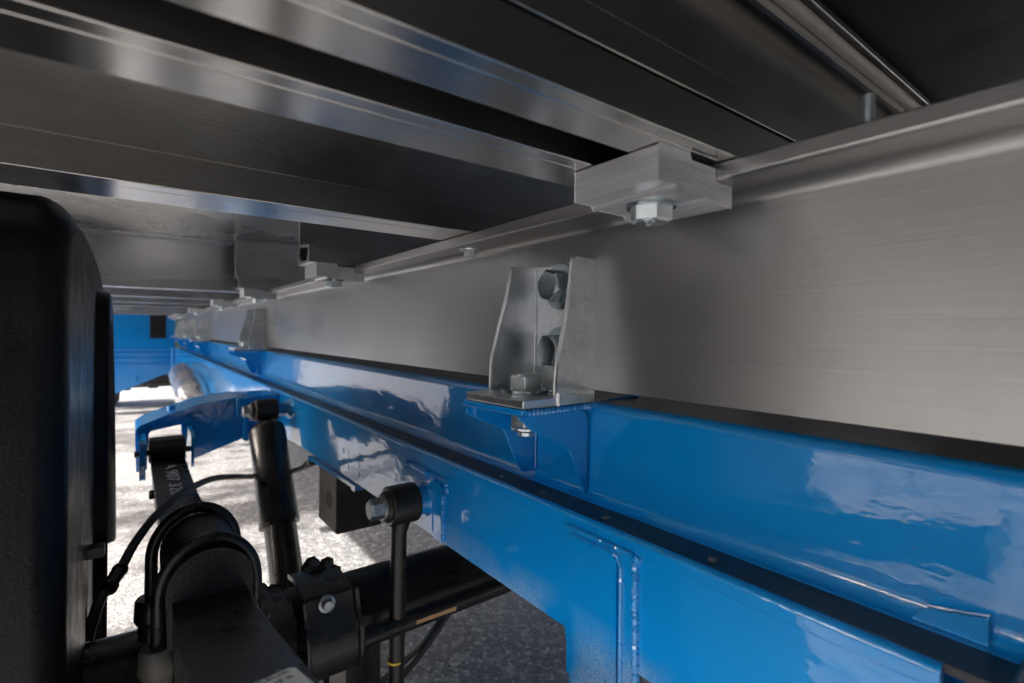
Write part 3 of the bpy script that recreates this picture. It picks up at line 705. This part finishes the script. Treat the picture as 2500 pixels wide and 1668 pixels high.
# anti roll bar
bm = BM(); tube(bm, [(.100, .556, -.352), (.17, .556, -.348), (.40, .556, -.3435), (1.15, .556, -.340)], .0108, 24, 4)
tag(link('anti_roll_bar', bm, STEEL), 'slim black anti-roll bar running beneath the thick axle tube', 'anti-roll bar')
bm = BM(); 
v = []
for k in range(8):
    a = R(172 + k * 6); v.append((.556 + .01105 * math.cos(a), -.3435 + .01105 * math.sin(a)))
for k in reversed(range(8)):
    a = R(172 + k * 6); v.append((.556 + .0108 * math.cos(a), -.3435 + .0108 * math.sin(a)))
prism(bm, v, .272, .326, 'x'); tag(link('bar_label', bm, TAN), 'narrow tan paper label stuck on the slim black bar', 'label')

# link rod
lr = thing('link_rod', 'upright black link rod with rubber eye bolted to the blue rail', 'link rod', (.255, .559, -.41))
bm = BM(); lathe(bm, (.2400, .5592, -.2050), (1, 0, 0), [(0, .012), (0, .0212), (.0012, .0228), (.0340, .0228), (.0352, .0212), (.0352, .012)], 48); link('eye', bm, STEEL, lr, .0008)
bm = BM(); tube(bm, [(.2570, .5592, -.222), (.2560, .5592, -.232), (.2550, .5592, -.238), (.2540, .5592, -.30), (.2515, .5592, -.52)], .0095, 24, 0, lambda t: .0135 if t < .2 else (.0105 if t < .4 else .0093)); link('shank', bm, STEEL, lr)
bm = BM(); lathe(bm, (.2350, .5592, -.2050), (1, 0, 0), [(0, .008), (0, .0165), (.0052, .0185)], 36); link('rubber_bush', bm, RUBB, lr, .0008)
bm = BM(); lathe(bm, (.2899, .5592, -.2050), (-1, 0, 0), [(0, .0200), (.004, .0175), (.0140, .0165)], 32); link('mounting_boss', bm, BLUE, ch, .0008)
bolt(lr, (.2352, .5592, -.2050), (-1, 0, 0), .0215, .0135, .0150, .0035, m=GREYZ, phase=.2)
bm = BM(); lathe(bm, (.25175, .5592, -.3865), (-.009, 0, -1), [(0, .0094), (0, .00955), (.0024, .00955), (.0024, .0094)], 24); link('paint_mark', bm, YEL, lr)

# shock absorber
sh = thing('shock_absorber', 'black telescopic shock absorber slanting down from the rail to the axle', 'shock absorber', (.17, .75, -.36))
bm = BM(); lathe(bm, (.2180, 1.23, -.1780), (1, 0, 0), [(0, .012), (0, .0220), (.002, .0242), (.044, .0242), (.046, .0220), (.046, .012)], 44); link('eye', bm, RUBB, sh, .001)
bm = BM(); lathe(bm, (.2100, 1.23, -.1780), (1, 0, 0), [(0, .012), (0, .0165), (.004, .019), (.0062, .017), (.008, .0185)], 36); link('bush', bm, RUBB, sh, .0006)
bm = BM(); lathe(bm, (.2920, 1.23, -.1780), (-1, 0, 0), [(0, .024), (.006, .020), (.010, .014), (.0275, .014)], 32); link('mounting_boss', bm, BLUE, ch, .0008)
bolt(sh, (.2100, 1.23, -.1780), (-1, 0, 0), .0215, .0125, .0148, .003, m=GREYZ, phase=.3)
top = Vector((.2405, 1.217, -.2100)); end = Vector((.2423, 1.0200, -.4967)); d = (end - top); L_ = d.length
bm = BM(); lathe(bm, top, d, [(-.012, .012), (-.002, .014), (.0, .026), (.006, .0335), (.016, .0365), (L_ * .3, .0368), (L_ * .62, .0378), (L_ * .622, .0382), (L_ * .632, .0382), (L_ * .633, .030)], 48); link('dust_tube', bm, STEEL, sh)
bm = BM(); lathe(bm, top, d, [(L_ * .5, .0300), (L_ * 1.02, .0300), (L_ * 1.03, .024), (L_ * 1.04, .012)], 44); link('damper_body', bm, STEEL, sh)
bm = BM(); box(bm, .215, .260, .68, 1.02, -.520, -.485); box(bm, .215, .260, .62, .69, -.515, -.39); link('lower_mount', bm, STEEL, sh, .003)

# bump stop box
bs = thing('bump_stop_box', 'dark square-tube box with round hole hanging under the blue rail', 'box', (.34, .98, -.26))
bm = BM(); box(bm, .300, .388, .927, 1.035, -.3720, -.262); link('box_tube', bm, DGREY, bs, .0035, 3)
bm = BM(); lathe(bm, (.2999, .968, -.3180), (-1, 0, 0), [(-.0002, .0165), (.0005, .0165)], 32); link('hole', bm, PLY, bs)
bm = BM(); prism(bm, [(.80, -.2500), (1.065, -.2540), (1.065, -.2625), (1.05, -.2625), (1.05, -.2580), (.815, -.2540), (.815, -.2575), (.80, -.2575)], .288, .335, 'x'); link('mounting_plate', bm, BLUE, bs, .0012)

# brake hose
bh = thing('brake_hose', 'thin black brake hose curving from the box bracket over the spring to the wheel', 'hose', (.1, 1.0, -.26))
hp = [(.3045, 1.10, -.2763), (.2936, 1.16, -.3029), (.2581, 1.2, -.3179), (.2063, 1.2, -.3133), (.1238, 1.05, -.2677), (.0678, .92, -.2484), (.032, .85, -.2533), (.0072, .8, -.2691), (-.0078, .75, -.2817), (-.0167, .73, -.2887), (-.0242, .7, -.2907), (-.0286, .68, -.2988), (-.034, .67, -.318)]
bm = BM(); tube(bm, hp, .0054, 14, 10); link('hose', bm, RUBB, bh)
def collar(a, b, prof): 
    bm = BM(); a = Vector(a); b = Vector(b); lathe(bm, a, b - a, prof, 12); return bm
link('ferrule', collar((-.0075, .7505, -.2812), (-.0242, .700, -.2912), [(0, .0056), (.0005, .0082), (.004, .0084), (.0045, .0062), (.009, .0062), (.0095, .0078), (.018, .0074), (.030, .0070), (.031, .0095), (.036, .0092), (.037, .006)]), STEEL, bh)
link('ferrule', collar((.3045, 1.10, -.2763), (.2936, 1.16, -.3029), [(-.006, .009), (.006, .009), (.007, .006), (.012, .006), (.013, .008), (.026, .008), (.027, .0055)]), GREY, bh)

# cables behind the link rod
for i, (dx, l) in enumerate(((0, 'upper black cable looping below the anti-roll bar'), (.012, 'lower black cable looping below the anti-roll bar, tied to the upper one'))):
    bm = BM(); tube(bm, [(.56 + dx, .86, -.33), (.535 + dx, .82, -.40), (.515 + dx, .80, -.438), (.4513 + dx, .78, -.4806 - dx * .4), (.3767 + dx, .72, -.4866), (.3043 + dx, .66, -.4673 - dx), (.235 + dx, .61, -.452 - dx)], .0042, 10, 6)
    tag(link('cable', bm, RUBB), l, 'cable', 'cables under the anti-roll bar')
bm = BM(); tube(bm, [(.505, .787, -.4445), (.512, .812, -.4430), (.528, .808, -.4370), (.522, .785, -.4380), (.505, .787, -.4445)], .0018, 8); tag(link('cable_tie', bm, RUBB), 'small black tie gripping the two cables together', 'cable tie')

# ------------------------------------------------------------------ wheel arch
wa = thing('wheel_arch', 'big black grained plastic wheel arch cover filling the left edge', 'wheel arch', (-.2, .8, -.2))
XI = -.034
outl = [(.36, -1.0), (.385, -.80), (.425, -.45), (.440, -.25), (.450, -.05), (.452, .030), (.4560, .060), (.466, .0800), (.486, .0930), (.522, .0978), (.61, .1014), (.69, .1030), (.757, .1028), (.86, .0975), (.96, .088), (1.04, .068), (1.10, .035), (1.15, -.02), (1.21, -.11), (1.29, -.23), (1.35, -.34), (1.385, -.42)]
outl = [tuple(p[1:3]) for p in catmull([(0, a, b) for a, b in outl], 3)]
def inset(P, d):
    out = []
    for i, p in enumerate(P):
        a = Vector(P[max(i - 1, 0)]); b = Vector(P[min(i + 1, len(P) - 1)]); t = (b - a).normalized(); out.append((p[0] + t.y * d, p[1] - t.x * d))
    return out
def shell(bm, P, prof):
    """sweep: prof is list of (x, inset)"""
    rows = [[bm.verts.new((x, a, b)) for a, b in inset(P, d)] for x, d in prof]
    for r0, r1 in zip(rows, rows[1:]):
        for i in range(len(P) - 1): bm.faces.new((r0[i], r0[i + 1], r1[i + 1], r1[i]))
bm = BM(); prof = [(-.42, .012), (-.40, .0), (-.10, .0)]
for k in range(1, 9):
    a = math.pi / 2 * k / 8; r = .022; prof.append((XI - r + r * math.sin(a), r - r * math.cos(a)))
shell(bm, outl, prof)
# inner return (underside of the cover), one thickness in
shell(bm, outl, [(-.42, .016), (-.10, .006), (XI - .006, .020), (XI - .004, .028)])
link('cover_shell', bm, PLAST, wa, ang=60)
# inner side wall between outline and opening
opn = [(.790, -.80), (.792, -.50), (.796, -.20), (.800, -.02), (.806, .020), (.822, .042), (.850, .048), (.90, .040), (.96, .018), (1.03, -.035), (1.12, -.145), (1.22, -.29), (1.27, -.40)]
opn = [tuple(p[1:3]) for p in catmull([(0, a, b) for a, b in opn], 5)]
bm = BM()
ins = inset(outl, .0225)
# resample both to the same count
def resample(P, n):
    P = [Vector(p) for p in P]; D = [0]
    for a, b in zip(P, P[1:]): D.append(D[-1] + (b - a).length)
    out = []
    for k in range(n):
        s = D[-1] * k / (n - 1); i = 0
        while i < len(P) - 2 and D[i + 1] < s: i += 1
        f = (s - D[i]) / max(1e-9, D[i + 1] - D[i]); out.append(P[i].lerp(P[i + 1], f))
    return out
A = resample(ins, 90); B = resample(opn, 90)
for xx in (XI, XI - .004):
    ra = [bm.verts.new((xx, p.x, p.y)) for p in A]; rb = [bm.verts.new((xx, p.x, p.y)) for p in B]
    for i in range(89): bm.faces.new((ra[i], ra[i + 1], rb[i + 1], rb[i]))
link('side_wall', bm, PLAST, wa, ang=60)
bm = BM(); shell(bm, opn, [(XI - .004, -.006), (XI + .002, -.002), (XI + .008, 0.), (XI + .0115, .0015), (XI + .013, .004), (XI + .0115, .0065), (XI + .006, .007), (XI - .006, .007)])
link('rolled_lip', bm, PLAST, wa, ang=60)
# deep far portion of the cover seen through the opening, with moulded ridges
far = [(.86, .02), (.93, .0), (1.0, -.06), (1.09, -.17), (1.17, -.29), (1.22, -.405)]
far = [tuple(p[1:3]) for p in catmull([(0, a, b) for a, b in far], 5)]
bm = BM(); pf = [(-.40, .0), (-.10, .0), (-.085, .008), (-.070, 0), (-.060, .0), (-.050, .008), (-.040, .002), (-.030, .0), (-.022, -.004), (-.020, -.012)]
shell(bm, far, pf); shell(bm, far, [(x, d - .005) for x, d in pf]); link('far_liner', bm, PLAST, wa, ang=60)

# tyre inside the arch
ty = thing('tyre', 'dusty tyre sidewall, a narrow sliver beside the black wheel arch', 'tyre', (-.2, .645, -.36))
bm = BM(); lathe(bm, (-.33, .775, -.37), (1, 0, 0), [(0, .17), (.01, .24), (.03, .27), (.06, .283), (.24, .283), (.266, .276), (.284, .25), (.290, .21), (.284, .18), (.28, .165)], 72)
link('tyre_body', bm, TYRE, ty)
bm = BM(); lathe(bm, (-.32, .775, -.37), (1, 0, 0), [(0, .17), (.05, .16), (.27, .16), (.275, .168), (.262, .12), (.262, .04)], 60); link('rim', bm, GREY, ty)
bm = BM(); box(bm, -.036, -.020, .668, .684, -.2350, -.2240); tag(link('hose_tab', bm, STEEL, bevel=.0008), 'tiny black tab sticking out beside the wheel arch', 'tab')

# ------------------------------------------------------------------ under the far end
bm = BM()
pts = [(.262, 2.62, -.372), (.250, 2.75, -.335), (.245, 3.0, -.300), (.25, 3.3, -.285), (.26, 3.7, -.28)]
tube(bm, pts, .07, 28, 5, lambda t: .055 + .012 * math.sin(t * 22) * (1 - t) + .02 * math.sin(min(1, t * 4) * 1.57))
tag(link('heat_shield', bm, FOIL), 'crumpled shiny silver heat shield under the far part of the blue rail', 'heat shield')
bm = BM(); lathe(bm, (-.60, 5.35, -.47), (1, 0, 0), [(0, .035), (.55, .035), (.56, .05), (.60, .05), (.61, .03), (.72, .03), (.73, .042), (.79, .042), (.80, .03), (1.6, .03)], 24)
tag(link('drive_shaft', bm, GREY), 'dusty cross shaft far away beneath the blue panel', 'shaft')
bm = BM(); lathe(bm, (-.30, 5.65, -.36), (1, 0, 0), [(0, .2), (.01, .27), (.03, .295), (.20, .295), (.225, .27), (.23, .2)], 40)
tag(link('far_wheel', bm, TYRE), 'far front tyre half hidden below the blue panel', 'tyre')
bm = BM(); box(bm, -.02, .30, 5.25, 5.7, -.46, -.36); box(bm, .30, .9, 5.2, 5.8, -.46, -.32)
tag(link('engine_cradle', bm, STEEL, bevel=.02), 'dark undercarriage beam beneath the blue panel', 'undercarriage beam')
# the rest of the truck, beyond the rail
bm = BM(); prism(bm, [(.337, -.064), (.337, -.245), (.36, -.245), (.36, -.085), (.337, -.08)], .05, 5.08, 'y')
bm.free()
bm = BM(); box(bm, 1.16, 1.21, -.3, 5.09, -.25, -.06)
tag(link('opposite_chassis_rail', bm, BLUE, bevel=.004), 'blue chassis rail on the opposite side of the truck, hidden behind the near one', 'chassis rail')
bm = BM(); box(bm, 1.16, 1.20, -.6, 5.09, -.05, .108); tag(link('opposite_longitudinal_rail', bm, ALU_Y, bevel=.003), 'aluminium rail on the opposite side of the truck', 'aluminium rail')
bm = BM(); lathe(bm, (1.56, .66, -.36), (1, 0, 0), [(0, .17), (.01, .25), (.03, .285), (.06, .298), (.20, .298), (.23, .28), (.24, .2)], 48)
tag(link('truck_wheel', bm, TYRE), 'tyre at the opposite end of the black axle', 'tyre')
